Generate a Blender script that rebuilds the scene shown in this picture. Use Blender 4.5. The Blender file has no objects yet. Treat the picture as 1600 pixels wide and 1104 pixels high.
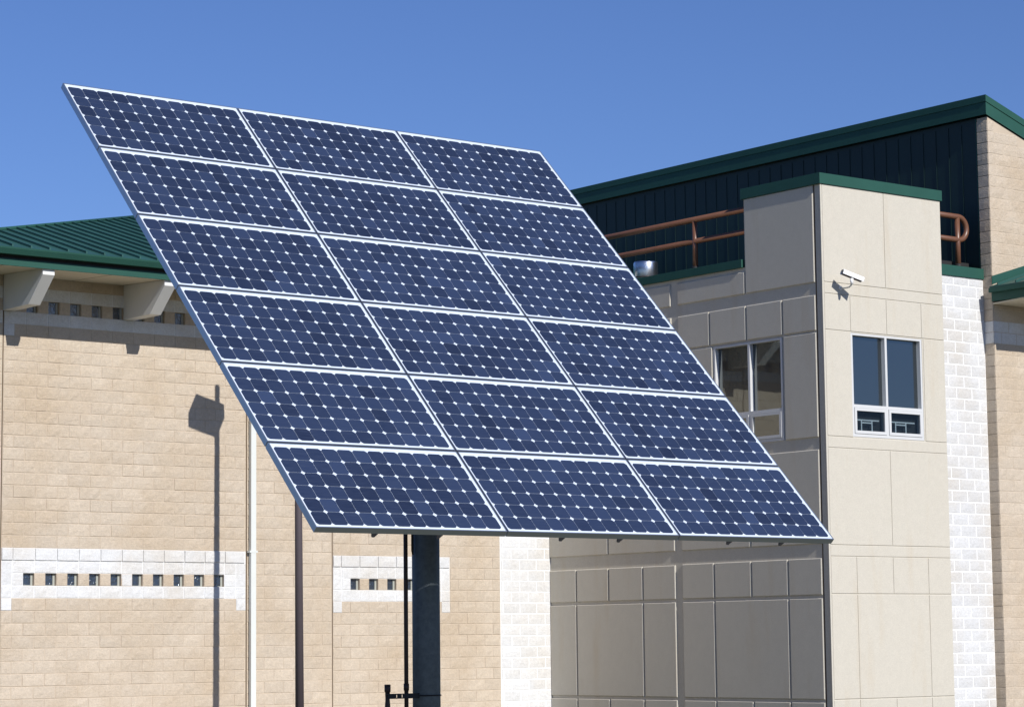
import bpy, math, random
from math import sin, cos, radians as R, pi
from mathutils import Vector, Matrix

random.seed(7)
G = 1.7                      # eye height: all heights below are written relative to the eye
scene = bpy.context.scene
col = scene.collection

# ------------------------------------------------------------------ camera
YAW, PITCH, ROLL, FPX = R(38.39342), R(6.562423), R(-0.61443), 3912.013
fw = Vector((sin(YAW)*cos(PITCH), cos(YAW)*cos(PITCH), sin(PITCH)))
r0 = Vector((cos(YAW), -sin(YAW), 0)); u0 = r0.cross(fw)
rt = cos(ROLL)*r0 + sin(ROLL)*u0; up = -sin(ROLL)*r0 + cos(ROLL)*u0
cam_d = bpy.data.cameras.new('camera'); cam = bpy.data.objects.new('camera', cam_d); col.objects.link(cam)
cam_d.sensor_width = 36; cam_d.lens = FPX/1600*36; cam_d.clip_start = .1; cam_d.clip_end = 3000
m = Matrix.Identity(4)
for i in range(3):
    m[i][0] = rt[i]; m[i][1] = up[i]; m[i][2] = -fw[i]
m[0][3], m[1][3], m[2][3] = 0, 0, G
cam.matrix_world = m
scene.camera = cam

# ------------------------------------------------------------------ light
SUN = Vector((0.067, 0.835, -0.547)).normalized()       # travel direction
EL = math.asin(-SUN.z); AZ = math.atan2(-SUN.x, -SUN.y)
w = bpy.data.worlds.new('World'); scene.world = w; w.use_nodes = True
nt = w.node_tree
bg = nt.nodes['Background']; bg.inputs['Strength'].default_value = 0.080
sky = nt.nodes.new('ShaderNodeTexSky'); sky.sky_type = 'NISHITA'; sky.sun_disc = False
sky.sun_elevation = EL; sky.sun_rotation = AZ; sky.altitude = 300
sky.air_density = 1.0; sky.dust_density = 0.3; sky.ozone_density = 3.0
tint = nt.nodes.new('ShaderNodeMix'); tint.data_type = 'RGBA'; tint.blend_type = 'MULTIPLY'; tint.inputs[0].default_value = 1
tint.inputs[7].default_value = (.685, .835, 1.25, 1)          # cold, very clear winter air
nt.links.new(sky.outputs[0], tint.inputs[6]); nt.links.new(tint.outputs[2], bg.inputs[0])
sd = bpy.data.lights.new('sun', 'SUN'); sd.energy = 5.0; sd.angle = R(.5); sd.color = (1, .965, .91)
so = bpy.data.objects.new('sun', sd); col.objects.link(so)
so.rotation_euler = SUN.to_track_quat('-Z', 'Y').to_euler(); so.location = (0, -20, 40)
scene.view_settings.view_transform = 'Standard'; scene.view_settings.look = 'None'
scene.view_settings.exposure = 0.0; scene.view_settings.gamma = 1

# ------------------------------------------------------------------ materials
def new_mat(name):
    mt = bpy.data.materials.new(name); mt.use_nodes = True
    return mt, mt.node_tree, mt.node_tree.nodes['Principled BSDF']
def N(t, kind, **kw):
    n = t.nodes.new('ShaderNode'+kind)
    for k, v in kw.items(): setattr(n, k, v)
    return n
def mixc(t, fac, a, b, mode='MIX'):
    n = N(t, 'Mix', data_type='RGBA', blend_type=mode)
    for s, v in ((0, fac), (6, a), (7, b)):
        if hasattr(v, 'is_output'): t.links.new(v, n.inputs[s])
        else: n.inputs[s].default_value = v if s == 0 else (*v[:3], 1)
    return n.outputs[2]
def noise(t, scale, detail=4, rough=.6, vec=None, dist=0):
    n = N(t, 'TexNoise'); n.inputs['Scale'].default_value = scale; n.inputs['Detail'].default_value = detail
    n.inputs['Roughness'].default_value = rough; n.inputs['Distortion'].default_value = dist
    if vec is not None: t.links.new(vec, n.inputs['Vector'])
    return n.outputs['Fac']
def ramp(t, v, a, b, ca=(0, 0, 0), cb=(1, 1, 1)):
    n = N(t, 'ValToRGB'); n.color_ramp.elements[0].position = a; n.color_ramp.elements[1].position = b
    n.color_ramp.elements[0].color = (*ca, 1); n.color_ramp.elements[1].color = (*cb, 1)
    t.links.new(v, n.inputs[0]); return n.outputs[0]
def pos(t, scale=(1, 1, 1)):
    g = N(t, 'NewGeometry'); mp = N(t, 'Mapping'); mp.inputs['Scale'].default_value = scale
    t.links.new(g.outputs['Position'], mp.inputs['Vector']); return mp.outputs[0]
def bump(t, p, hs, strength, dist):
    b = N(t, 'Bump'); b.inputs['Strength'].default_value = strength; b.inputs['Distance'].default_value = dist
    t.links.new(hs, b.inputs['Height']); t.links.new(b.outputs[0], p.inputs['Normal'])
def attr(t, name):
    a = N(t, 'Attribute'); a.attribute_name = name; return a.outputs['Fac']
def mscale(c, k): return tuple(x*k for x in c)

def block_mat(name, c, var=.10, rough=.95, relief=.012):
    """split-faced concrete block: per block tone, aggregate speckle, broken face"""
    mt, t, p = new_mat(name); P = pos(t)
    base = mixc(t, attr(t, 'tone'), mscale(c, 1-var), mscale(c, 1+var*.7))
    big = noise(t, .8, 5, .6, P)
    base = mixc(t, ramp(t, big, .42, .68), base, mscale((c[0]*.97, c[1]*.92, c[2]*.85), .93))
    sp = noise(t, 95, 3, .7, P)
    base = mixc(t, .55, base, ramp(t, sp, .3, .7, (.66, .66, .66), (1.22, 1.22, 1.22)), 'MULTIPLY')
    base = mixc(t, .5, base, ramp(t, noise(t, 21, 6, .7, P), .3, .7, (.80, .79, .77), (1.14, 1.14, 1.13)), 'MULTIPLY')
    t.links.new(base, p.inputs['Base Color']); p.inputs['Roughness'].default_value = rough
    p.inputs['Specular IOR Level'].default_value = .2
    h1 = noise(t, 24, 8, .70, pos(t, (1, 1, 1.5)), .6)
    bump(t, p, h1, 1.0, relief)
    return mt
def plain_mat(name, c, rough=.6, metal=0, var=.06, scale=3, spec=.5, bmp=0, bscale=60, coat=0):
    mt, t, p = new_mat(name); P = pos(t)
    n = noise(t, scale, 5, .6, P)
    base = mixc(t, n, mscale(c, 1-var*1.6), mscale(c, 1+var*1.6))
    t.links.new(base, p.inputs['Base Color'])
    p.inputs['Roughness'].default_value = rough; p.inputs['Metallic'].default_value = metal
    p.inputs['Specular IOR Level'].default_value = spec; p.inputs['Coat Weight'].default_value = coat
    if bmp: bump(t, p, noise(t, bscale, 4, .6, P), 1, bmp)
    return mt
def precast_mat(name, c):
    mt, t, p = new_mat(name); P = pos(t)
    sp = noise(t, 60, 3, .85, P); med = noise(t, 9, 5, .65, P)
    st = noise(t, 1.0, 6, .62, pos(t, (2.6, 2.6, .35)))                  # rain streaks run down
    base = mixc(t, med, mscale(c, .93), mscale(c, 1.06))
    base = mixc(t, ramp(t, st, .55, .85), base, (c[0]*.93, c[1]*.87, c[2]*.79))
    base = mixc(t, .7, base, ramp(t, sp, .25, .75, (.76, .76, .76), (1.16, 1.16, 1.16)), 'MULTIPLY')
    t.links.new(base, p.inputs['Base Color']); p.inputs['Roughness'].default_value = .9
    p.inputs['Specular IOR Level'].default_value = .25
    bump(t, p, sp, .5, .003)
    return mt
TAN = block_mat('tan split block', (.565, .482, .386), .055, relief=.016)
TANM = plain_mat('tan mortar', (.50, .418, .325), .95, var=.12, scale=2.2, spec=.1, bmp=.002)
WHT = block_mat('white split block', (.685, .69, .695), .06)
WHTM = plain_mat('white mortar', (.735, .735, .73), .95, var=.03, scale=6, spec=.1)
GRYB = block_mat('pale grey split block', (.645, .648, .652), .06)
PRE = precast_mat('precast concrete', (.545, .510, .436))
SEAL = plain_mat('brown sealant', (.10, .065, .035), .8)
GREEN = plain_mat('green painted metal', (.022, .080, .061), .5, var=.10, scale=2, spec=.22)
GREENR = plain_mat('green standing seam metal', (.026, .086, .074), .5, var=.2, scale=1.2, spec=.3)
SIDING = plain_mat('dark green siding', (.007, .023, .022), .45, var=.18, scale=1.5, spec=.35)
BROWN = plain_mat('brown painted pipe', (.150, .068, .040), .38, var=.15, scale=6, spec=.5)
BLACK = plain_mat('black membrane and shade', (.012, .012, .013), .7)
SOFFIT = plain_mat('cream soffit', (.60, .55, .44), .7, var=.04)
CREAM = plain_mat('cream painted steel', (.70, .70, .68), .55, var=.03, scale=3, spec=.3)
ALU = plain_mat('anodised window frame', (.58, .585, .585), .45, metal=0, var=.03)
PIPEW = plain_mat('white downspout paint', (.63, .65, .62), .5, var=.03)
BRONZE = plain_mat('dark bronze pole', (.092, .076, .084), .55, var=.08, spec=.3)
GALV, _t, _p = new_mat('galvanised steel')
_g = noise(_t, 22, 5, .7, pos(_t)); _t.links.new(mixc(_t, ramp(_t, _g, .35, .65), (.115, .138, .155), (.175, .205, .222)), _p.inputs['Base Color'])
_t.links.new(ramp(_t, _g, .3, .7, (.55,)*3, (.72,)*3), _p.inputs['Roughness']); _p.inputs['Metallic'].default_value = .35
CONDUIT = plain_mat('dark conduit', (.045, .030, .028), .5, metal=.3, var=.1)
PEDGE = plain_mat('frosted glass edge', (.36, .37, .33), .5)
CLAMP = plain_mat('grey clamp', (.055, .055, .065), .6)
STRUT = plain_mat('black strut steel', (.02, .018, .02), .5, metal=.4)
DUCT, _t, _p = new_mat('bright sheet metal'); _p.inputs['Metallic'].default_value = 1; _p.inputs['Roughness'].default_value = .27
_t.links.new(mixc(_t, noise(_t, 8, 3, .5, pos(_t)), (.62, .66, .70), (.76, .78, .80)), _p.inputs['Base Color'])
PVALU = plain_mat('module frame aluminium', (.40, .45, .52), .38, metal=.85, var=.03, scale=5)
WHITEP = plain_mat('white camera housing', (.82, .82, .82), .35, var=.02)
DARKP = plain_mat('dark plastic', (.02, .02, .022), .3)
CONC = plain_mat('pavement concrete', (.36, .34, .30), .9, var=.1, scale=1.5, bmp=.003)
ROOFB = plain_mat('terrace roofing', (.16, .155, .15), .9, var=.1)

def glass_mat(name, body, refl, rough=.02, tint=(1, 1, 1), wave=0, wscale=6):
    mt, t, p = new_mat(name)
    p.inputs['Base Color'].default_value = (*body, 1); p.inputs['Roughness'].default_value = .3
    g = N(t, 'BsdfGlossy'); g.inputs['Roughness'].default_value = rough; g.inputs['Color'].default_value = (*tint, 1)
    lw = N(t, 'Fresnel'); lw.inputs['IOR'].default_value = 1.5
    ma = N(t, 'Math', operation='ADD'); ma.inputs[1].default_value = refl; ma.use_clamp = True
    t.links.new(lw.outputs[0], ma.inputs[0])
    mx = N(t, 'MixShader'); t.links.new(ma.outputs[0], mx.inputs[0]); t.links.new(p.outputs[0], mx.inputs[1]); t.links.new(g.outputs[0], mx.inputs[2])
    t.links.new(mx.outputs[0], t.nodes['Material Output'].inputs[0])
    if wave:
        b = N(t, 'Bump'); b.inputs['Distance'].default_value = wave; t.links.new(noise(t, wscale, 2, .5, pos(t)), b.inputs['Height'])
        t.links.new(b.outputs[0], g.inputs['Normal'])
    return mt
GLASS = glass_mat('window glass', (.010, .012, .013), .09, tint=(.86, .97, 1), wave=.0015, wscale=1.2)
CLEAR, _t, _p = new_mat('clear small pane'); _tr = N(_t, 'BsdfTransparent'); _tr.inputs[0].default_value = (.75, .8, .82, 1)
_gl = N(_t, 'BsdfGlossy'); _gl.inputs['Roughness'].default_value = .03; _mx = N(_t, 'MixShader'); _mx.inputs[0].default_value = .03
_t.links.new(_tr.outputs[0], _mx.inputs[1]); _t.links.new(_gl.outputs[0], _mx.inputs[2]); _t.links.new(_mx.outputs[0], _t.nodes['Material Output'].inputs[0])
GBLK = glass_mat('glass block', (.02, .03, .045), .10, rough=.08, wave=.02, wscale=26)

# photovoltaic laminate
CELL, t, p = new_mat('solar cell')
tc = N(t, 'TexCoord'); mp = N(t, 'Mapping'); mp.inputs['Scale'].default_value = (1.5, 90, 1)
t.links.new(tc.outputs['Object'], mp.inputs['Vector'])
c1 = mixc(t, attr(t, 'tone'), (.0070, .0115, .030), (.030, .048, .105))
c1 = mixc(t, ramp(t, noise(t, 4, 3, .6, mp.outputs[0]), .42, .8), c1, (.042, .056, .098))
t.links.new(c1, p.inputs['Base Color']); p.inputs['Roughness'].default_value = .34
p.inputs['Coat Weight'].default_value = 1; p.inputs['Coat Roughness'].default_value = .06; p.inputs['Specular IOR Level'].default_value = .6
BACK, t, p = new_mat('white backsheet under glass')
p.inputs['Base Color'].default_value = (.64, .71, .80, 1); p.inputs['Roughness'].default_value = .5
p.inputs['Coat Weight'].default_value = 1; p.inputs['Coat Roughness'].default_value = .06

# ------------------------------------------------------------------ object helpers
WP = {}                                       # world position of each parent
class MB:
    def __init__(s): s.v = []; s.f = []; s.t = []; s.sm = []
    def face(s, idx, tone=.5, smooth=False): s.f.append(tuple(idx)); s.t.append(tone); s.sm.append(smooth)
    def poly(s, pts, tone=.5):
        n = len(s.v); s.v += [tuple(p) for p in pts]; s.face(range(n, n+len(pts)), tone)
    def box(s, x0, x1, y0, y1, z0, z1, tone=.5):
        n = len(s.v)
        s.v += [(x, y, z) for z in (z0, z1) for x, y in ((x0, y0), (x1, y0), (x1, y1), (x0, y1))]
        for q in ((3, 2, 1, 0), (4, 5, 6, 7), (0, 1, 5, 4), (1, 2, 6, 5), (2, 3, 7, 6), (3, 0, 4, 7)): s.face([n+i for i in q], tone)
    def prism(s, pts, vec, tone=.5):
        n = len(s.v); k = len(pts); vec = Vector(vec)
        s.v += [tuple(p) for p in pts] + [tuple(Vector(p)+vec) for p in pts]
        s.face([n+i for i in range(k)][::-1], tone); s.face([n+k+i for i in range(k)], tone)
        for i in range(k): j = (i+1) % k; s.face((n+i, n+j, n+k+j, n+k+i), tone)
    def tube(s, pts, rad, seg=20, caps=True):
        pts = [Vector(p) for p in pts]
        rs = rad if isinstance(rad, (list, tuple)) else [rad]*len(pts)
        n = len(s.v); prev = None
        for i, p in enumerate(pts):
            d = (pts[min(i+1, len(pts)-1)]-pts[max(i-1, 0)]).normalized()
            if prev is None:
                a = Vector((0, 0, 1)) if abs(d.z) < .9 else Vector((1, 0, 0))
                x = d.cross(a).normalized()
            else: x = (prev - d*prev.dot(d)).normalized()
            prev = x; y = d.cross(x)
            for k in range(seg):
                a = 2*pi*k/seg; s.v.append(tuple(p + rs[i]*(cos(a)*x+sin(a)*y)))
        for i in range(len(pts)-1):
            for k in range(seg):
                k2 = (k+1) % seg; s.face((n+i*seg+k, n+i*seg+k2, n+(i+1)*seg+k2, n+(i+1)*seg+k), .5, True)
        if caps:
            s.face([n+k for k in range(seg)][::-1]); s.face([n+(len(pts)-1)*seg+k for k in range(seg)])
    def build(s, name, mat, parent=None, origin=None, local=False, bevel=0):
        """local=True: vertices are already in the parent's frame"""
        me = bpy.data.meshes.new(name)
        if local: o3 = Vector(origin or (0, 0, 0)); vs = s.v
        else:
            if origin is None:
                xs = [q[0] for q in s.v]; ys = [q[1] for q in s.v]; zs = [q[2] for q in s.v]
                origin = ((min(xs)+max(xs))/2, (min(ys)+max(ys))/2, min(zs))
            o3 = Vector(origin); vs = [(a-o3.x, b-o3.y, c-o3.z) for a, b, c in s.v]
        me.from_pydata(vs, [], s.f)
        a = me.attributes.new('tone', 'FLOAT', 'FACE'); a.data.foreach_set('value', s.t)
        me.polygons.foreach_set('use_smooth', s.sm); me.materials.append(mat); me.update()
        ob = bpy.data.objects.new(name, me); col.objects.link(ob)
        if local: ob.location = o3; ob.parent = parent
        else:
            wp = o3 + Vector((0, 0, G)); WP[ob.as_pointer()] = wp
            if parent: ob.parent = parent; ob.location = wp - WP[parent.as_pointer()]
            else: ob.location = wp
        if bevel:
            b = ob.modifiers.new('bevel', 'BEVEL'); b.width = bevel; b.segments = 2; b.limit_method = 'ANGLE'
        return ob
def tag(o, label=None, cat=None, group=None, kind=None):
    if label: o['label'] = label
    if cat: o['category'] = cat
    if group: o['group'] = group
    if kind: o['kind'] = kind
    return o
def thing(name, loc, label, cat, group=None):
    o = bpy.data.objects.new(name, None); col.objects.link(o); o.empty_display_size = .3
    o.location = Vector(loc)+Vector((0, 0, G)); WP[o.as_pointer()] = Vector(o.location)
    return tag(o, label, cat, group)

# place a wall-space point: axis 'x' = wall running along X seen from -Y, axis 'y' = wall along Y seen from -X
def wpt(axis, plane, u, d, z):                # d = depth behind the plane
    return (u, plane+d, z) if axis == 'x' else (plane+d, u, z)

def holes_grid(u0, u1, z0, z1, holes):
    us = sorted({u0, u1, *[min(max(h[i], u0), u1) for h in holes for i in (0, 1)]})
    zs = sorted({z0, z1, *[min(max(h[i], z0), z1) for h in holes for i in (2, 3)]})
    out = []
    for a, b in zip(zs, zs[1:]):
        run = None
        for c, d in zip(us, us[1:]):
            cu, cz = (c+d)/2, (a+b)/2
            if any(h[0] < cu < h[1] and h[2] < cz < h[3] for h in holes):
                if run: out.append((*run, a, b)); run = None
            else: run = (run[0], d) if run else (c, d)
        if run: out.append((*run, a, b))
    return out
def slab(mb, axis, plane, d0, d1, u0, u1, z0, z1, holes=()):
    for a, b, c, d in holes_grid(u0, u1, z0, z1, holes):
        if axis == 'x': mb.box(a, b, plane+d0, plane+d1, c, d)
        else: mb.box(plane+d0, plane+d1, a, b, c, d)
def block(mb, axis, plane, u0, u1, z0, z1, joint=.009, mort=.004, jig=.005, proud=.006):
    """one split face block standing proud of the mortar plane"""
    if u1-u0 < .03: return
    u0 += joint/2; u1 -= joint/2; z0 += joint/2; z1 -= joint/2
    nu = max(2, round((u1-u0)/.1)); nz = 2
    tone = random.random(); off = -random.random()*proud
    n = len(mb.v); ch = .007
    for j in range(nz+1):
        for i in range(nu+1):
            fu, fz = i/nu, j/nz
            u = u0+ch+(u1-u0-2*ch)*fu; z = z0+ch+(z1-z0-2*ch)*fz
            e = i in (0, nu) or j in (0, nz)
            d = off + random.uniform(-jig, jig)*(.6 if e else 1) - (0 if e else .004)
            mb.v.append(wpt(axis, plane, u, d, z))
    W = nu+1
    for j in range(nz):
        for i in range(nu):
            a = n+j*W+i; q = (a, a+1, a+W+1, a+W)
            mb.face(q if axis == 'x' else q[::-1], tone)
    ring = [n+i for i in range(W)] + [n+j*W+nu for j in range(1, nz+1)] + [n+nz*W+i for i in range(nu-1, -1, -1)] + [n+j*W for j in range(nz-1, 0, -1)]
    uz = [(u0+(u1-u0)*i/nu, z0) for i in range(W)] + [(u1, z0+(z1-z0)*j/nz) for j in range(1, nz+1)] + [(u0+(u1-u0)*i/nu, z1) for i in range(nu-1, -1, -1)] + [(u0, z0+(z1-z0)*j/nz) for j in range(nz-1, 0, -1)]
    n2 = len(mb.v); mb.v += [wpt(axis, plane, u, mort, z) for u, z in uz]
    L = len(ring)
    for i in range(L):
        j = (i+1) % L; q = (ring[i], n2+i, n2+j, ring[j])
        mb.face(q if axis == 'x' else q[::-1], tone)
CH, BL = .2058, .4075                         # course height, block length as laid here
def lay(mb, axis, plane, u0, u1, ks, zref, uref, skip=(), **kw):
    """running bond for the courses ks (k=0 sits on zref); skip = rectangles laid otherwise"""
    for k in ks:
        za, zb = zref+k*CH, zref+(k+1)*CH; zm = (za+zb)/2
        segs = [(u0, u1)]
        for s in skip:
            if s[2] < zm < s[3]:
                ns = []
                for a, b in segs:
                    if s[1] <= a or s[0] >= b: ns.append((a, b)); continue
                    if s[0] > a: ns.append((a, s[0]))
                    if s[1] < b: ns.append((s[1], b))
                segs = ns
        for a, b in segs:
            ph = uref + (BL/2 if k % 2 else 0)
            i = math.floor((a-ph)/BL)
            while ph+i*BL < b-1e-6:
                block(mb, axis, plane, max(a, ph+i*BL), min(b, ph+(i+1)*BL), za, zb, **kw); i += 1

# ------------------------------------------------------------------ ground
g = MB(); g.box(-900, 1100, -900, 1100, -G-.5, -G)
gm, t, p = new_mat('dry winter lawn'); P = pos(t)
t.links.new(mixc(t, ramp(t, noise(t, 1.3, 6, .7, P), .35, .65), (.07, .075, .035), (.12, .11, .06)), p.inputs['Base Color']); p.inputs['Roughness'].default_value = .95
tag(g.build('ground', gm), 'dry grass ground around the building', kind='structure')
g = MB(); g.box(17, 60, 26.5, 28.3, -G+.004, -G+.10); g.box(17, 29.6, 35.6, 37.2, -G+.004, -G+.10)
tag(g.build('pavement', CONC), 'concrete walk along the foot of the building', kind='structure')
g = MB(); g.box(-60, 90, -14, 6, -G+.004, -G+.012)
tag(g.build('road', plain_mat('asphalt', (.055, .055, .057), .9, var=.15, scale=2)), 'asphalt road behind the viewpoint', kind='structure')

# ------------------------------------------------------------------ the building
B = thing('school_building', (30.5, 37.4, -G), 'tan block and cream concrete building with green metal roofs behind the solar panels', 'building')
YW, YT, XS, YB = 37.4, 29.93, 30.50, 30.10
ZR = 1.004
# --- left wing wall -------------------------------------------------
XL = 18.50
bays = [(XL, 18.905, ZR), (18.925, 23.635, ZR), (23.66, 25.455, ZR), (25.475, 29.29, ZR-.045)]
lowB = ZR-CH, ZR+3*CH                        # white band: four courses, the second one is glass
def glass_us(first, n, brk=None):
    out = []; u = first
    for i in range(n):
        if brk is not None and i == brk: u += BL/2 + .0
        out.append((u, u+.203)); u += BL
    return out
g1 = [(19.328+BL*i, 19.328+BL*i+.203) for i in range(5)] + [(21.372+BL*.9925*i, 21.372+BL*.9925*i+.203) for i in range(5)]
g2 = [(25.862+BL*i, 25.862+BL*i+.203) for i in range(5)]
gU = [(19.335+.4068*i, 19.335+.4068*i+.203) for i in range(28)]
KTOP = 25                                     # courses above ZR up to the soffit
zU = ZR+21*CH                                 # bottom of the upper white band
tan = MB(); wh = MB(); wb = {};  mort = MB(); mortw = MB(); gb = MB(); sealm = MB()
kmin = -14
glass_holes = []
for bi, (a, b, zr) in enumerate(bays):
    skip = [(a-1, b+1, zr+21*CH, zr+24*CH)]; up_ = MB(); lo_ = MB(); wh = up_
    low = []
    if bi == 1:
        low = [(a, b, zr-CH, zr+3*CH), (a, 19.117, zr-2*CH, zr-CH), (23.41, b, zr-2*CH, zr-CH)]
        gl = g1
    elif bi == 3:
        low = [(a, 28.106, zr-CH, zr+3*CH), (a, 25.66, zr-2*CH, zr-CH), (27.90, 28.106, zr-2*CH, zr-CH)]
        gl = g2
    elif bi == 0:
        low = [(a, b, zr-CH, zr+3*CH)]; gl = []
    else: gl = []
    skip += low + ([(a, 19.122, zr+20*CH, zr+21*CH)] if bi == 1 else [])
    lay(tan, 'x', YW, a, b, range(kmin, KTOP+1), zr, 19.328, skip)
    # upper band
    lay(wh, 'x', YW, a, b, [21], zr, 19.328+.2, ()); w2 = MB(); lay(w2, 'x', YW, a, b, [23], zr, 19.328+.2, ()); w2.build('upper_white_course', WHT, B, origin=((a+b)/2, YW, 5.7))
    gh = [(p0, p1) for p0, p1 in gU if p0 > a+.1 and p1 < b-.1]
    u = a
    for p0, p1 in gh:
        block(tan, 'x', YW, u, p0, zr+22*CH, zr+23*CH); u = p1
        glass_holes.append((p0, p1, zr+22*CH, zr+23*CH))
    block(tan, 'x', YW, u, b, zr+22*CH, zr+23*CH)
    if bi == 1: block(wh, 'x', YW, a, 19.122, zr+20*CH, zr+21*CH)
    ub = wh.build('upper_white_band', WHT, B, origin=((a+b)/2, YW, 5.3)); wh = lo_
    wm = MB(); slab(wm, 'x', YW, .0033, .0047, a+.014, b-.014, zr+21*CH, zr+22*CH-.002); wm.build('white_joints', WHTM, ub)
    wm = MB(); slab(wm, 'x', YW, .0033, .0047, a+.014, b-.014, zr+23*CH+.002, zr+24*CH); wm.build('white_joints', WHTM, ub)
    # lower band
    if low:
        e = low[0][1]
        lay(wh, 'x', YW-.016, a, e, [2], zr, 19.328-.2, (), proud=.006, mort=.021, joint=.006)
        inset = .2 if bi else 0
        lay(wh, 'x', YW, a+inset, e-inset, [1], zr, 19.328, ())
        lay(wh, 'x', YW, a+inset, e-inset, [-1], zr, 19.328, ())
        if bi:
            for uu in ((a, a+.2), (e-.2, e)):
                block(wh, 'x', YW, *uu, zr, zr+2*CH); block(wh, 'x', YW, *uu, zr-CH, zr); block(wh, 'x', YW-.004, *uu, zr-2*CH, zr-CH)
            block(wh, 'x', YW, a+.2, gl[0][0], zr, zr+CH); block(wh, 'x', YW, gl[-1][1], e-.2, zr, zr+CH)
            for i in range(len(gl)-1):
                s0, s1 = gl[i][1], gl[i+1][0]
                if bi == 1 and i == 4: block(tan, 'x', YW, s0, s0+.03, zr, zr+CH); block(wh, 'x', YW, s0, s1, zr, zr+CH)
                else: block(tan, 'x', YW, s0, s1, zr, zr+CH)
            glass_holes += [(p0, p1, zr, zr+CH) for p0, p1 in gl]
        else:
            lay(wh, 'x', YW, a, b, [0], zr, 19.328, ())
        lb = wh.build('lower_white_band', WHT, B, origin=((a+b)/2, YW, .8))
        wm = MB(); slab(wm, 'x', YW, .0033, .0047, a+.014, e-.003, zr-CH, zr+3*CH, [(gl[0][0]-.001, gl[-1][1]+.001, zr-.001, zr+CH+.001)] if bi else ()); wm.build('white_joints', WHTM, lb)
for a, b, zr in bays:
    hs = [h for h in glass_holes if a < h[0] < b]
    slab(mort, 'x', YW, .004, .12, a, b, -G, 6.30, hs)
back = MB(); back.box(XL, 30.5, YW+.12, YW+.30, -G, 6.3)
wallL = mort.build('block_wall', TANM, B); tag(wallL, 'tan split face block wall of the low left wing')
tan.build('tan_block', TAN, wallL, origin=(24, YW, -G));
for x in (18.915, 23.6475, 25.465):
    sealm = MB(); slab(sealm, 'x', YW, .010, .06, x-.012, x+.012, -G, 6.3); sealm.build('control_joint', SEAL, wallL)
back.build('backing', TANM, wallL)
for h in glass_holes:
    if h[0] > 28.4: continue
    q = MB(); q.box(h[0]+.003, h[1]-.040, YW+.075, YW+.118, h[2]+.012, h[3]-.004)
    gbo = q.build('glass_block', GBLK, B)
    q = MB(); q.box(h[1]-.039, h[1]-.003, YW+.060, YW+.118, h[2]+.003, h[3]-.003); q.box(h[0]+.003, h[1]-.040, YW+.060, YW+.118, h[2]+.003, h[2]+.011); q.build('pale_edge', PEDGE, gbo)
# white strip beside the tower
q = MB(); q2 = MB()
lay(q, 'x', YW, 29.30, 30.52, range(kmin, KTOP+5), ZR-.06, 29.36, (), joint=.016, mort=.0045, jig=.0022, proud=0)
slab(q2, 'x', YW, .0035, .12, 29.29, 30.52, -G, 6.95)
sw = q2.build('white_block_wall', WHTM, B); tag(sw, 'white block strip between the tan wall and the tower'); q.build('pale_block', WHT, sw, origin=(29.9, YW, -G))
# side (left end) wall of the wing
q = MB(); q.box(XL+.002, XL+.2, YW+.30, 52, -G, 6.3); q.build('end_wall', TANM, B)

# --- left wing roof: hip with standing seams ------------------------
YE, ZE, PT = 35.85, 6.33, .30
Ah = Vector((19.160, 38.055, 6.991)); Bh = Vector((24.147, 42.391, 8.292)); Dh = Bh-Ah
Ch = Ah + Dh*((YE-Ah.y)/Dh.y)                 # eave corner of the hip line
Rg = Ah + Dh*((44.0-Ah.y)/Dh.y)               # ridge start
roof = MB()
XE = 36.0
roof.prism([(Ch.x, YE, ZE), (XE, YE, ZE), (XE, 44, Rg.z), (Rg.x, 44, Rg.z)], (0, 0, -.05))
roof.prism([(Ch.x, YE, ZE), (Rg.x, 44, Rg.z), (Ch.x, 52.5, ZE)], (0, 0, -.05))
roof.prism([(Ch.x, 52.2, ZE), (Rg.x, 44.001, Rg.z), (XE, 44.001, Rg.z), (XE, 52.2, ZE)], (0, 0, -.05))
ro = roof.build('metal_roof', GREENR, B); tag(ro, 'green standing seam hip roof of the left wing')
x = 18.34
while x > Ch.x: x -= .3325
x += .3325
while x < 36:
    yt = 44 if x > Rg.x else YE + (x-Ch.x)*(44-YE)/(Rg.x-Ch.x)
    za = ZE+PT*.12; zt = ZE + (Rg.z-ZE)*(yt-YE)/(44-YE)
    sm = MB(); sm.prism([(x-.013, YE+.12, za-.01), (x+.013, YE+.12, za-.01), (x+.013, YE+.12, za+.038), (x-.013, YE+.12, za+.038)], (0, yt-YE-.12, zt-za)); sm.build('standing_seam', GREENR, ro)
    x += .3325
cap = MB(); cap.tube([Ch+Vector((.02, 0, .012)), Rg+Vector((.02, 0, .012))], .034, 8); cap.build('hip_cap', GREEN, ro)
# gutter, fascia, soffit
q = MB(); gx0 = Ch.x-.05
q.prism([(gx0, YE-.05, ZE-.005), (gx0, YE+.115, ZE-.005), (gx0, YE+.115, ZE-.11), (gx0, YE+.0, ZE-.11), (gx0, YE-.045, ZE-.03)], (XE-gx0-5.5, 0, 0))
q.build('gutter', GREEN, B)
q = MB(); q.box(Ch.x+.1, 30.48, YE+.12, YE+.15, 6.052, 6.165); q.box(Ch.x+.1, Ch.x+.13, YE+.151, 52, 6.052, ZE-.052); q.build('fascia', GREEN, B)
q = MB(); q.box(Ch.x+.131, 30.48, YE+.152, YE+.18, 6.15, ZE-.052); q.build('gutter_shade_strip', BLACK, B)  # black strip in the recess: shade under the gutter put into its colour
q = MB(); q.prism([(Ch.x+.131, YE+.151, 6.060), (Ch.x+.131, YW-.01, 6.125), (Ch.x+.131, YW-.01, 6.145), (Ch.x+.131, YE+.151, 6.080)], (30.45-Ch.x-.131, 0, 0))
so_ = q.build('soffit', SOFFIT, B)
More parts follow.
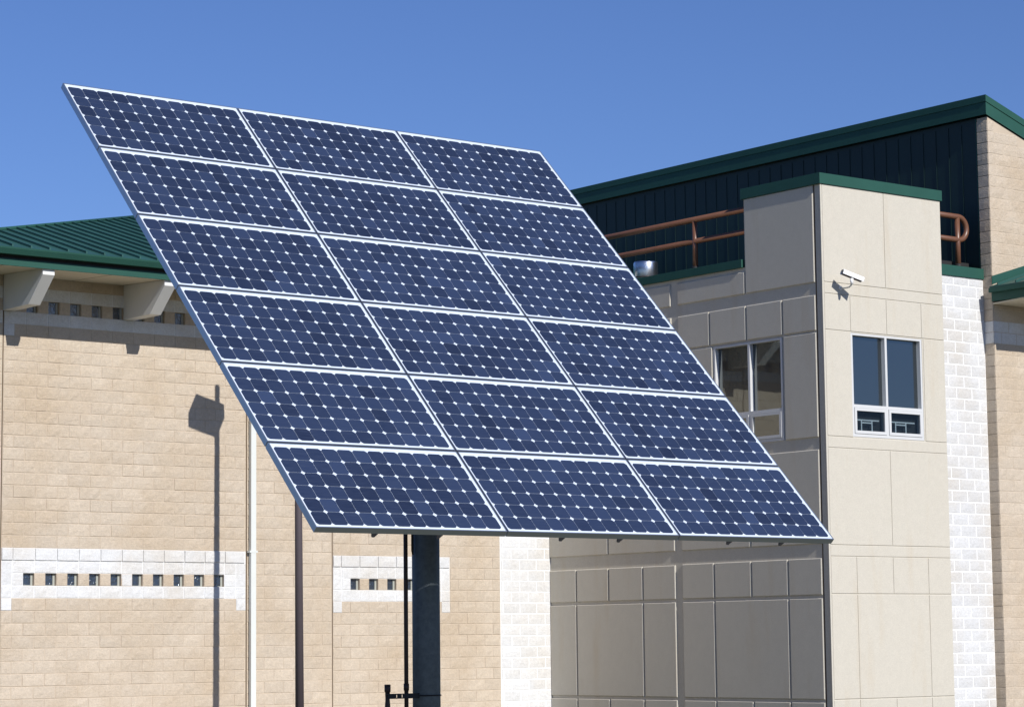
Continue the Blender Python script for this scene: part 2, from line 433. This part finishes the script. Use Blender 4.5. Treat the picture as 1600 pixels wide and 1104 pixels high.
SJ = plain_mat('soffit joint', (.30, .27, .21), .8)
for i in range(13):
    xx = Ch.x+.6+i*.98; q = MB()
    q.prism([(xx, YE+.152, 6.057), (xx, YW-.012, 6.1215), (xx, YW-.012, 6.130), (xx, YE+.152, 6.070)], (.012, 0, 0)); q.build('soffit_joint', SJ, so_)
for i in range(5):                            # eave brackets
    xx = 18.904 + 2.2594*i; q = MB()
    q.prism([(xx, 36.02, 6.062), (xx, YW-.002, 6.122), (xx, YW-.002, 5.533), (xx, 36.51, 5.533), (xx, 36.022, 5.965)], (.213, 0, 0))
    q.build('eave_bracket', CREAM, B, bevel=.004)
# downspout
q = MB(); q.box(23.684, 23.79, YW-.10, YW-.025, -G+.12, 5.93); q.prism([(23.684, YW-.10, 5.93), (23.79, YW-.10, 5.93), (23.79, YW-.025, 5.93), (23.684, YW-.025, 5.93)], (0, -1.30, .24))
dsp = q.build('downspout', PIPEW, B, bevel=.006)
q = MB()
for z in (1.60,): q.box(23.655, 23.82, YW-.104, YW-.004, z, z+.035)
q.build('pipe_strap', PIPEW, dsp)

# --- tower with precast panels --------------------------------------
D = .028
def panels(mb, axis, plane, rects, ch=.014):
    for u0, u1, z0, z1 in rects:
        n = len(mb.v)
        for d, e in ((D+.001, 0), (ch, 0), (0, ch)):
            for u, z in ((u0+e, z0+e), (u1-e, z0+e), (u1-e, z1-e), (u0+e, z1-e)): mb.v.append(wpt(axis, plane, u, d, z))
        tn = random.random()
        for k in (0, 4):
            for i in range(4):
                j = (i+1) % 4; q = (n+k+i, n+k+j, n+k+4+j, n+k+4+i)
                mb.face(q if axis == 'x' else q[::-1], tn)
        q = (n+8, n+9, n+10, n+11); mb.face(q if axis == 'x' else q[::-1], tn)
g_ = .010
rows = [(6.075, 7.757), (5.245, 5.855), (3.42, 5.222), (1.585, 3.205), (.752, 1.365), (-1.02, .715), (-G, -1.065)]
cF = [30.545, 31.17, 32.07, 32.96, 33.54]
fr = []
def cells(us, z, gap): return [(a+gap, b-gap, *z) for a, b in zip(us, us[1:])]
gf = .0045
fr += cells([cF[0], cF[2], cF[4]], (6.068, 7.757), gf)
fr += cells(cF, (5.248, 5.86), gf)
fr += [(cF[0]+gf, cF[1]-gf, 3.425, 5.235), (cF[3]+gf+.03, cF[4]-gf, 3.425, 5.235)]
fr += cells([cF[0], cF[2], cF[4]], (1.58, 3.215), gf)
fr += cells(cF, (.755, 1.375), gf)
fr += cells([cF[0], cF[1], cF[3], cF[4]], (-1.015, .735), gf)
fr += cells(cF, (-G, -1.035), gf)
tf = MB(); panels(tf, 'x', YT, fr, .005)
# flat bands between the panel rows (front): flush strips
for za, zb in ((5.872, 6.056), (3.227, 3.412), (1.387, 1.568)): panels(tf, 'x', YT+.001, [(cF[0]+gf, cF[4]-gf, za, zb)], .006)
base = MB()
slab(base, 'x', YT, .012, .22, XS+D, 33.54, -G, 7.757, [(31.17, 32.96, 3.43, 5.225)])
slab(base, 'x', YT, .0, .010, XS+.002, 30.541, -G, 7.757)
tw = base.build('tower_front_wall', PRE, B); tag(tw, 'sunlit cream precast concrete front of the tower')
tf.build('precast_panel', PRE, tw, origin=(32, YT, -G))
# side
cS = [30.115, 30.92, 31.83, 32.78, 33.62]; cT = [33.815, 34.70, 35.67, 36.61, 37.40]
gs = .016
sd_ = []
sd_ += [(cS[0], 31.835-gs, 6.070, 7.757), (31.835+gs, cS[4], 6.068, 6.462)]
sd_ += [(a+(gs if i else 0), b-gs*(i < 3), 5.24, 5.85) for i, (a, b) in enumerate(zip(cS, cS[1:]))]
sd_ += [(cS[0], 30.92-gs, 3.41, 5.205), (32.71+gs, cS[4], 3.41, 5.205)]
sd_ += [(cS[0], 31.83-gs, 1.60, 3.20), (31.83+gs, cS[4], 1.60, 3.20)]
sd_ += [(a+(gs if i else 0), b-gs*(i < 3), .735, 1.355) for i, (a, b) in enumerate(zip(cS, cS[1:]))]
sd_ += [(cS[0], cS[1]-gs, -1.02, .68), (cS[1]+gs, cS[3]-gs, -1.02, .68), (cS[3]+gs, cS[4], -1.02, .68)]
sd_ += [(a+(gs if i else 0), b-gs*(i < 3), -G, -1.07) for i, (a, b) in enumerate(zip(cS, cS[1:]))]
for zr_ in ((6.06, 6.462), (5.24, 5.85), (3.41, 5.205), (1.60, 3.20), (.735, 1.345), (-1.02, .68), (-G, -1.07)):
    us = cT if zr_[1]-zr_[0] < 1 and zr_[1] < 6 else ([cT[0], cT[1], cT[3], cT[4]] if zr_[0] == -1.02 else [cT[0], 35.67, cT[4]])
    n_ = len(us)-1
    sd_ += [(a+(gs if i else 0), b-gs*(i < n_-1), *zr_) for i, (a, b) in enumerate(zip(us, us[1:]))]
ts = MB(); panels(ts, 'y', XS, sd_, .013)
sb = MB()
slab(sb, 'y', XS, D, .22, YT+.22, 31.85, -G, 7.757, [(30.95, 32.70, 3.41, 5.205)])
slab(sb, 'y', XS, D, .22, 31.85, YW+.1, -G, 6.54, [(30.95, 32.70, 3.41, 5.205)])
sw2 = sb.build('tower_side_wall', PRE, B); tag(sw2, 'shaded precast concrete side of the tower')
ts.build('precast_panel', PRE, sw2, origin=(XS, 33, -G))
q = MB(); slab(q, 'y', XS, D-.004, D+.001, 30.088, 30.112, -G, 7.757); q.build('joint_sealant', SEAL, sw2)
# rest of the tower box and terrace
q = MB(); q.box(33.34, 33.54, YT+.221, 31.85, 5.0, 7.757); q.box(XS+.22, 33.34, 31.65, 31.85, 6.3, 7.757)
q.build('tower_rear_wall', PRE, B)
q = MB(); q.box(XS+.03, 33.538, YT+.01, 31.84, 7.72, 7.76); q.box(XS+.22, 34.83, 31.86, 45, 6.25, 6.45); q.box(33.55, 34.83, 30.3, 31.86, 6.25, 6.45)
q.build('flat_roof', ROOFB, B)
# green copings
q = MB(); o = .028
q.box(XS-o, 33.54+o, YT-o, 31.88, 7.757, 7.945)
tag(q.build('tower_coping', GREEN, B, bevel=.004), 'green metal coping on top of the tower')
q = MB(); q.box(XS-o, XS+.32, 31.882, 46, 6.54, 6.685)
tag(q.build('terrace_coping', GREEN, B, bevel=.004), 'green metal coping on the terrace parapet')
q = MB(); q.box(33.57, 34.825, YB-.03, YB+.30, 6.462, 6.655)
tag(q.build('parapet_coping', GREEN, B, bevel=.004), 'green coping above the white block strip')
q = MB(); q.box(33.57, 34.82, 30.42, 30.5, 6.45, 6.80); q.box(34.40, 34.79, 30.6, 31.5, 6.45, 6.83); q.build('roof_flashing', BLACK, B)

# windows
def window(axis, plane, u0, u1, z0, z1, um, zt, flip, label):
    """um = mullion, zt = transom; plane = face of the frame"""
    wdw = MB(); F = .042; fd = .12
    def bar(mb, a, b, c, d, d0=0, d1=fd):
        if axis == 'x': mb.box(a, b, plane+d0, plane+d1, c, d)
        else: mb.box(plane+d0, plane+d1, a, b, c, d)
    bar(wdw, u0, u0+F, z0, z1); bar(wdw, u1-F, u1, z0, z1)
    bar(wdw, u0+F, u1-F, z0, z0+F+.01); bar(wdw, u0+F, u1-F, z1-F*.8, z1)
    bar(wdw, um-.026, um+.026, z0+F+.01, z1-F*.8)
    bar(wdw, u0+F, um-.026, zt-.026, zt+.026); bar(wdw, um+.026, u1-F, zt-.026, zt+.026)
    wo = wdw.build('window', ALU, B); tag(wo, label)
    for a, b in ((u0+F, um-.026), (um+.026, u1-F)):
        q = MB(); bar(q, a, b, zt+.026, z1-F*.8, .085, .095); q.build('pane', GLASS, wo)
        # hopper sash
        s = MB(); h = .055; c, d = z0+F+.01, zt-.026
        bar(s, a+.004, a+h, c+.004, d-.004, -.012, .03); bar(s, b-h, b-.004, c+.004, d-.004, -.012, .03)
        bar(s, a+h, b-h, c+.004, c+h, -.012, .03); bar(s, a+h, b-h, d-h, d-.004, -.012, .03)
        s.build('hopper_sash', ALU, wo)
        q = MB(); bar(q, a+h, b-h, c+h, d-h, .012, .016); q.build('hopper_pane', CLEAR if axis == 'x' else GLASS, wo)
        if axis == 'x':                       # added bars imitate a window frame reflected in the small pane
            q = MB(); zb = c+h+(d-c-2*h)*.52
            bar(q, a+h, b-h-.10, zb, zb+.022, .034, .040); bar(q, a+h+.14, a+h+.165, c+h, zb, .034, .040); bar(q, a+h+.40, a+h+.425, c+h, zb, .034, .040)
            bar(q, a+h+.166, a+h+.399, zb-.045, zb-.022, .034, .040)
            q.build('reflection_bar', ALU, wo)
    q = MB(); bar(q, u0-.02, u1+.02, z0-.02, z1+.02, fd+.003, fd+.02); q.build('room_shadow', BLACK, wo)
    return wo
window('x', YT+.012, 31.172, 32.955, 3.435, 5.222, 32.04, 3.965, 0, 'window in the sunlit front of the tower')
window('y', XS+.012, 30.955, 32.695, 3.41, 5.20, 31.79, 3.95, 1, 'window in the shaded side of the tower')

# --- white block strip right of the tower ---------------------------
XH = 34.827; YH = 29.88
q = MB(); lay(q, 'x', YB, 33.55, XH, range(kmin, 27), ZR-.05, 33.62, (), joint=.019, mort=.0045, jig=.0022, proud=0)
q2 = MB(); slab(q2, 'x', YB, .0035, .2, 33.545, XH, -G, 6.462)
sw3 = q2.build('grey_block_wall', WHTM, B); tag(sw3, 'pale grey block strip with white joints right of the tower')
q.build('pale_block', GRYB, sw3, origin=(34.2, YB, -G))

# --- tall hall --------------------------------------------------------
q = MB(); z0h = ZR-.05
wq = MB()
top = lambda x: 9.45-.318*(x-XH)
for k in range(kmin, 42):
    zz = z0h+(k+1)*CH
    xe = min(44.0, XH + (9.45-zz)/.318 + .0) if zz > 6.2 else 44
    if xe <= XH: continue
    tgt = wq if k in (21, 22) else q
    lay(tgt, 'x', YH, XH, xe, [k], z0h, XH, (), mort=.002, jig=.004, proud=.003)
hall = MB(); hall.prism([(XH+.01, YH+.002, -G), (44, YH+.002, -G), (44, YH+.002, top(44)+.05), (XH+.01, YH+.002, 9.45)], (0, .25, 0))
hw = hall.build('hall_wall', TANM, B); tag(hw, 'sunlit tan block wall of the tall hall')
q.build('tan_block', TAN, hw, origin=(38, YH, -G)); wq.build('white_block', WHT, hw, origin=(38, YH, -G))
# pier end (faces left): one block per course
q = MB(); wq = MB(); q3 = MB()
for k in range(kmin, 41):
    tgt = wq if k in (21, 22) else (q if k > 22 else q3)
    block(tgt, 'y', XH, YH+.004, YH+.262, z0h+k*CH, z0h+(k+1)*CH, joint=.008, jig=.003, proud=.002)
q.build('pier_block', TAN, hw); q3.build('pier_block', TAN, hw); wq.build('white_pier_block', WHT, hw, origin=(XH, 30, -G))
# siding
q = MB(); q.box(XH+.035, XH+.2, YH+.268, 46, 6.2, 9.47)
sg = q.build('metal_siding', SIDING, B); tag(sg, 'dark green vertical metal siding of the tall hall')
q = MB(); y = 30.533
while y < 46:
    q.box(XH+.026, XH+.036, y-.006, y+.006, 6.5, 9.40); y += .3165
q.build('siding_rib', SIDING, sg)
q = MB(); q.box(XH+.012, XH+.034, YH+.270, YH+.295, 6.5, 9.45); q.build('siding_trim', GREEN, sg)
# roof slab and its two-step fascia
e0 = XH-.055; ye = YH-.028
def sh(x, base): return base-.318*(x-e0)
q = MB()
q.prism([(e0, ye, 9.62), (e0+12, ye, sh(e0+12, 9.62)), (e0+12, ye, sh(e0+12, 9.83)), (e0, ye, 9.83)], (0, 17, 0))
hr = q.build('hall_roof', GREENR, B); tag(hr, 'green metal shed roof of the tall hall')
q = MB()
q.prism([(e0-.02, ye-.02, 9.72), (e0+12, ye-.02, sh(e0+12, 9.72)), (e0+12, ye-.02, sh(e0+12, 9.845)), (e0-.02, ye-.02, 9.845)], (0, .018, 0))
q.box(e0-.02, e0-.002, ye-.001, ye+17, 9.72, 9.845)
q.build('roof_edge', GREEN, hr)
q = MB()
q.prism([(e0-.006, ye-.006, 9.485), (e0+12, ye-.006, sh(e0+12, 9.485)), (e0+12, ye-.006, sh(e0+12, 9.715)), (e0-.006, ye-.006, 9.715)], (0, .016, 0))
q.box(e0-.006, e0+.010, ye+.011, ye+17, 9.485, 9.715)
q.build('hall_fascia', GREEN, hr)
# hall far sides
q = MB(); q.box(43.8, 44, YH+.26, 46, -G, 6.4); q.build('hall_end_wall', TANM, B)

# --- low skirt roof on the right -------------------------------------
xe, yf, zf = 34.73, 28.50, 6.30
q = MB()
q.prism([(xe, yf, zf), (xe, YH-.01, zf), (xe+1.38, YH-.01, zf+.44)], (0, 0, -.03))
q.prism([(xe, yf, zf), (xe+1.38, YH-.01, zf+.44), (44, YH-.01, zf+.44), (44, yf, zf)], (0, 0, -.03))
sk = q.build('skirt_roof', GREENR, B); tag(sk, 'low green metal roof at the right edge against the tall hall')
q = MB()
for y in (29.72, 29.30, 28.9):
    q = MB(); L = min(1.38, (y-yf)*1.0)
    q.prism([(xe+.05, y-.012, zf+.01), (xe+.05, y+.012, zf+.01), (xe+.05, y+.012, zf+.055), (xe+.05, y-.012, zf+.055)], (L, 0, L*.319)); q.build('standing_seam', GREENR, sk)
for i in range(20):
    q = MB(); xx = xe+.4*(i+1); L = min(1.36, (xx-xe))
    q.prism([(xx-.012, yf+.05, zf+.01), (xx+.012, yf+.05, zf+.01), (xx+.012, yf+.05, zf+.055), (xx-.012, yf+.05, zf+.055)], (0, L-.05, (L-.05)*.319)); q.build('standing_seam', GREENR, sk)
q = MB(); q.prism([(XH-.02, YH-.016, 6.35), (xe+1.38, YH-.016, zf+.45), (xe+1.38, YH-.016, zf+.58), (XH-.02, YH-.016, 6.50)], (0, .012, 0)); q.build('wall_flashing', GREEN, sk)
q = MB(); q.box(xe-.05, xe+.06, yf-.05, YH-.03, zf-.115, zf-.035); q.box(xe+.061, 44, yf-.05, yf+.06, zf-.115, zf-.035); q.build('gutter', GREEN, sk)
q = MB(); q.box(xe+.04, xe+.07, yf+.04, YH-.02, 6.03, zf-.117); q.box(xe+.071, 44, yf+.04, yf+.07, 6.03, zf-.117); q.build('fascia', GREEN, sk)
q = MB(); q.prism([(xe+.071, yf+.071, 6.035), (xe+.071, YH-.02, 5.985), (xe+.071, YH-.02, 6.005), (xe+.071, yf+.071, 6.055)], (9, 0, 0)); q.build('soffit', SOFFIT, sk)

# ------------------------------------------------------------------ terrace railing
rl = thing('pipe_railing', (32.5, 34, 6.66), 'brown painted pipe railing round the roof terrace behind the tower top', 'railing')
RX, RY, rr = 30.62, 30.30, .052
q = MB(); q.tube([(RX, 41, 7.60), (RX, 31.2, 7.60)], rr, 24); q.build('top_rail', BROWN, rl)
q = MB(); q.tube([(RX, 41, 7.20), (RX, 31.2, 7.20)], rr*.95, 24); q.build('mid_rail', BROWN, rl)
q = MB(); zc = 7.397; rad = .213; xc = 34.43
arc = [(33.2, RY, 7.61)] + [(xc+rad*sin(a)*1.0, RY, zc+rad*cos(a)) for a in [pi*i/16 for i in range(17)]] + [(33.2, RY, zc-rad)]
q.tube(arc, rr, 24); q.build('end_loop', BROWN, rl)
for x, y, zt_ in ((RX, 33.24, 7.57), (RX, 36.4, 7.57), (RX, 39.5, 7.57), (34.40, RY, 7.59)):
    q = MB(); q.tube([(x, y, 6.66), (x, y, zt_)], rr*.95, 24); po = q.build('rail_post', BROWN, rl)
    q = MB(); q.tube([(x, y, 6.658), (x, y, 6.74)], [rr*1.35, rr*1.2], 20); q.build('base_collar', BLACK, po)

# ------------------------------------------------------------------ roof vent
v = thing('roof_vent', (31.55, 35.62, 6.45), 'shiny round sheet metal vent duct on the terrace roof', 'vent')
cx, cy, vr = 31.55, 35.66, .235
q = MB(); q.tube([(cx, cy, 6.45), (cx, cy, 7.17), (cx, cy, 7.2)], [vr, vr, vr*.96], 40); q.build('duct', DUCT, v)
q = MB(); q.tube([(cx, cy, 6.74), (cx, cy, 6.80), (cx, cy, 6.87)], [vr*1.34, vr*1.2, vr*1.012], 40); q.build('storm_collar', DUCT, v)
q = MB(); q.tube([(cx, cy, 6.885), (cx, cy, 6.905)], vr*1.02, 40); q.build('band', CONDUIT, v)

# ------------------------------------------------------------------ security camera on the tower front
c = thing('security_camera', (30.93, YT, 5.975), 'white bullet security camera on a curved arm on the cream tower wall', 'camera')
arm_top = Vector((30.88, 29.60, 6.02))
q = MB(); q.tube([(30.93, YT-.001, 5.978), (30.93, YT-.022, 5.978)], .035, 20); q.build('mount_plate', WHITEP, c)
q = MB(); q.tube([(30.93, YT-.02, 5.978), (30.925, 29.80, 5.962), (30.91, 29.69, 5.965), (30.895, 29.63, 5.99), arm_top], .013, 12); q.build('arm', PIPEW, c)
q = MB(); q.tube([arm_top-Vector((0, 0, .02)), arm_top+Vector((-.005, -.005, .085))], [.024, .03], 16); q.build('swivel', WHITEP, c)
P0 = Vector((30.735, 29.68, 6.205)); P1 = Vector((31.10, 29.545, 6.075))
ax = (P1-P0).normalized(); P1 = P0 + ax*.40
upv = (Vector((0, 0, 1)) - ax*ax.z).normalized(); sdv = ax.cross(upv)
def ring_prism(mb, prof, a, b):
    mb.prism([a+upv*zz+sdv*ss for ss, zz in prof], b-a)
q = MB(); ring_prism(q, [(.042*cos(t_), .040*sin(t_)) for t_ in [2*pi*i/20 for i in range(20)]], P0+ax*.03, P1-ax*.02); q.build('body', CONDUIT, c)
shp = [(.060, -.028), (.062, .024), (.040, .052), (-.040, .052), (-.062, .024), (-.060, -.028), (-.056, -.028), (-.057, .022), (-.038, .047), (.038, .047), (.057, .022), (.056, -.028)]
q = MB(); ring_prism(q, shp, P0-ax*.005, P1); q.build('sun_shield', WHITEP, c)
q = MB(); q.tube([P0+ax*.035, P0+ax*.015], .034, 20); q.build('lens', DARKP, c)

# ------------------------------------------------------------------ light pole whose shadow falls on the wall
lp = thing('light_pole', (22.79, 34.45, -G), 'dark bronze light pole standing by the tan wall, its lamp behind the panels', 'light pole')
q = MB(); q.tube([(22.79, 34.42, -G+.05), (22.81, 34.52, 6.38)], [.073, .048], 24); q.build('pole', BRONZE, lp)
q = MB(); q.box(22.64, 22.94, 34.27, 34.57, -G, -G+.05); q.build('base_plate', BRONZE, lp, bevel=.01)
q = MB(); a_ = Vector((-.56, .25, 0)); b_ = Vector((-.2, -.53, 0)); P2 = Vector((22.98, 34.80, 5.63))
q.prism([P2, P2+a_, P2+a_+b_, P2+b_], (0, 0, .26)); hd = q.build('lamp_head', BRONZE, lp, bevel=.015)
q = MB(); cc = P2+(a_+b_)/2; q.prism([cc+(v_-cc)*.8-Vector((0, 0, .012)) for v_ in (P2, P2+a_, P2+a_+b_, P2+b_)], (0, 0, .011)); q.build('lens', GLASS, hd)

# ------------------------------------------------------------------ the solar array
TH, AZP = R(45.4378), R(-.3114)
W3, H6 = 4.717, 5.0102
TL = Vector((9.0522, 16.9677, 4.3133))
ex = Vector((cos(AZP), sin(AZP), 0)); dn = Vector((sin(AZP)*cos(TH), -cos(AZP)*cos(TH), -sin(TH))); nn = ex.cross(-dn)
MW, MH = W3/3, H6/6
PXc, PYc = 11.41, 15.49
sa = thing('solar_array', (PXc, PYc, -G), 'large tilted solar array of eighteen blue modules on a single steel post', 'solar array')
rotm = Matrix((ex, -dn, nn)).transposed()
T = .046
def on_array(a, b, d=0):                      # a across, b down, d above the glass (metres)
    return TL + ex*a + dn*b + nn*d
CP = .1263; CS = .0623                        # cell pitch, cell half size
def cell_outline():
    out = []; r = .0765                       # pseudo-square: square cut by a circle
    a0 = math.acos(CS/r)
    for k in range(4):
        for t_ in (a0, (a0+pi/2-a0)/2, pi/2-a0):
            a = k*pi/2 + t_; out.append((r*cos(a), r*sin(a)))
    return out
CO = cell_outline()
lam = MB(); gx, gy = .0045, .0055; fl = .008
hw_, hh_ = MW/2-gx, MH/2-gy
lam.box(-hw_+fl, hw_-fl, -hh_+fl, hh_-fl, -.010, -.003)
fm = MB()
for x0, x1, y0, y1 in ((-hw_, hw_, -hh_, -hh_+fl), (-hw_, hw_, hh_-fl, hh_), (-hw_, -hw_+fl, -hh_+fl, hh_-fl), (hw_-fl, hw_, -hh_+fl, hh_-fl)):
    fm.box(x0, x1, y0, y1, -T, 0)
lam_me = fm_me = None
for r_ in range(6):
    for c_ in range(3):
        ctr = on_array((c_+.5)*MW, (r_+.5)*MH) + Vector((0, 0, G))
        if lam_me is None:
            mo = lam.build('solar_module', BACK, sa, local=True); lam_me = mo.data
            fo = fm.build('module_frame', PVALU, mo, local=True); fm_me = fo.data
        else:
            mo = bpy.data.objects.new('solar_module', lam_me); col.objects.link(mo); mo.parent = sa
            fo = bpy.data.objects.new('module_frame', fm_me); col.objects.link(fo); fo.parent = mo
        mo.location = ctr - WP[sa.as_pointer()]
        mo.rotation_euler = (rotm.to_4x4()).to_euler()
        ce = MB()
        mt_ = random.uniform(-.09, .09)+.025*(r_-2)  # random module tone, plus sky reflection painted in: lower rows lighter
        for i in range(12):
            for j in range(6):
                x_, y_ = (i-5.5)*CP-.005, (j-2.5)*CP-.006
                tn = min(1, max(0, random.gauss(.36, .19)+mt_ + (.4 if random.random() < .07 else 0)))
                ce.poly([(x_+a, y_+b, -.0022) for a, b in CO], tn)
        ce.build('solar_cells', CELL, mo, local=True)
# rails under each column of modules
RF = (.311, .648, 1.321, 1.658, 2.330, 2.668)
for c_ in range(3):
    for f_ in RF[2*c_:2*c_+2]:
        a = f_*MW; q = MB()
        hw2 = .021
        q.prism([on_array(a-hw2, -.02, -T-.002), on_array(a+hw2, -.02, -T-.002), on_array(a+hw2, -.02, -T-.06), on_array(a-hw2, -.02, -T-.06)], dn*(H6-.10))
        rr_ = q.build('mounting_rail', STRUT, sa)
        q = MB(); P_ = on_array(a, H6-.016, -T-.010)
        q.prism([P_+ex*s_+nn*z_ for s_, z_ in ((-.026, .009), (.026, .009), (.010, -.024), (-.010, -.024))], dn*.01)
        q.build('end_clamp', CLAMP, rr_)
for b_m in (1.15, 3.85):                      # cross beams
    q = MB(); q.prism([on_array(.25, b_m-.04, -T-.062), on_array(.25, b_m+.04, -T-.062), on_array(.25, b_m+.04, -T-.16), on_array(.25, b_m-.04, -T-.16)], ex*(W3-.5)); q.build('cross_beam', STRUT, sa)
q = MB()
for s_ in (-.35, .35):
    q.prism([on_array(W3/2+s_-.04, .95, -T-.162), on_array(W3/2+s_+.04, .95, -T-.162), on_array(W3/2+s_+.04, .95, -T-.26), on_array(W3/2+s_-.04, .95, -T-.26)], dn*3.1)
q.build('strongback', STRUT, sa)
hz = 2.45
q = MB(); q.tube([(PXc, PYc, -G), (PXc, PYc, hz-.38)], .1063, 64); q.build('post', GALV, sa)
q = MB(); q.tube([(PXc, PYc, hz-.75), (PXc, PYc, hz-.35)], .125, 48); q.prism([(PXc-.42, PYc-.04, hz-.42), (PXc+.42, PYc-.04, hz-.42), (PXc+.42, PYc+.04, hz-.42), (PXc-.42, PYc+.04, hz-.42)], (0, 0, .16)); q.build('post_head', GALV, sa)
# conduits and strut
ys = PYc-.03; X634 = .72255*ys/1.0
def xat(px, y_, z_=-.25):                     # X of an image column measured off the photograph, at depth y_
    return y_*((sin(YAW)*cos(PITCH)+ (px-800)/FPX*cos(YAW)) / (cos(YAW)*cos(PITCH)-(px-800)/FPX*sin(YAW)))
xc1 = 11.22; xs1 = 11.045
q = MB(); q.tube([(xc1, PYc, -G+.02), (xc1, PYc, hz-.2)], .0165, 16); q.build('conduit', CONDUIT, sa)
q = MB(); q.tube([(xc1, PYc, -.357), (xc1, PYc, -.304)], .021, 16); q.build('coupling', CONDUIT, sa)
q = MB(); q.tube([(xs1, PYc, -G+.02), (xs1, PYc, -.47), (xs1, PYc, -.42), (xs1, PYc, -.365), (xs1, PYc, -.36), (xs1, PYc, -.308)], [.022, .021, .017, .019, .024, .024], 16); q.build('stub_conduit', CONDUIT, sa)
q = MB(); zs = -.396; ya, yb2 = PYc-.042, PYc-.022
q.box(xs1-.035, PXc-.085, ya, yb2, zs+.011, zs+.019); q.box(xs1-.035, PXc-.085, ya, yb2, zs-.019, zs-.011)
xx = xs1-.022
slots = [xs1+.022, xs1+.058, xs1+.094]
last = xs1-.012
for s0 in (xs1+.062, xs1+.112):
    q.box(last, s0-.010, ya, yb2, zs-.011, zs+.011); last = s0+.010
q.box(last, PXc-.085, ya, yb2, zs-.011, zs+.011)
q.build('strut_channel', STRUT, sa)
q = MB(); q.tube([(PXc+.110*cos(a), PYc+.110*sin(a), zs) for a in [2*pi*i/40 for i in range(41)]], .005, 8); q.build('u_bolt', STRUT, sa)
q = MB(); q.tube([(PXc-.122, PYc, .668), (PXc-.126, PYc, .70), (PXc-.124, PYc, hz-.3)], [.006, .010, .009], 10); q.build('cable', STRUT, sa)
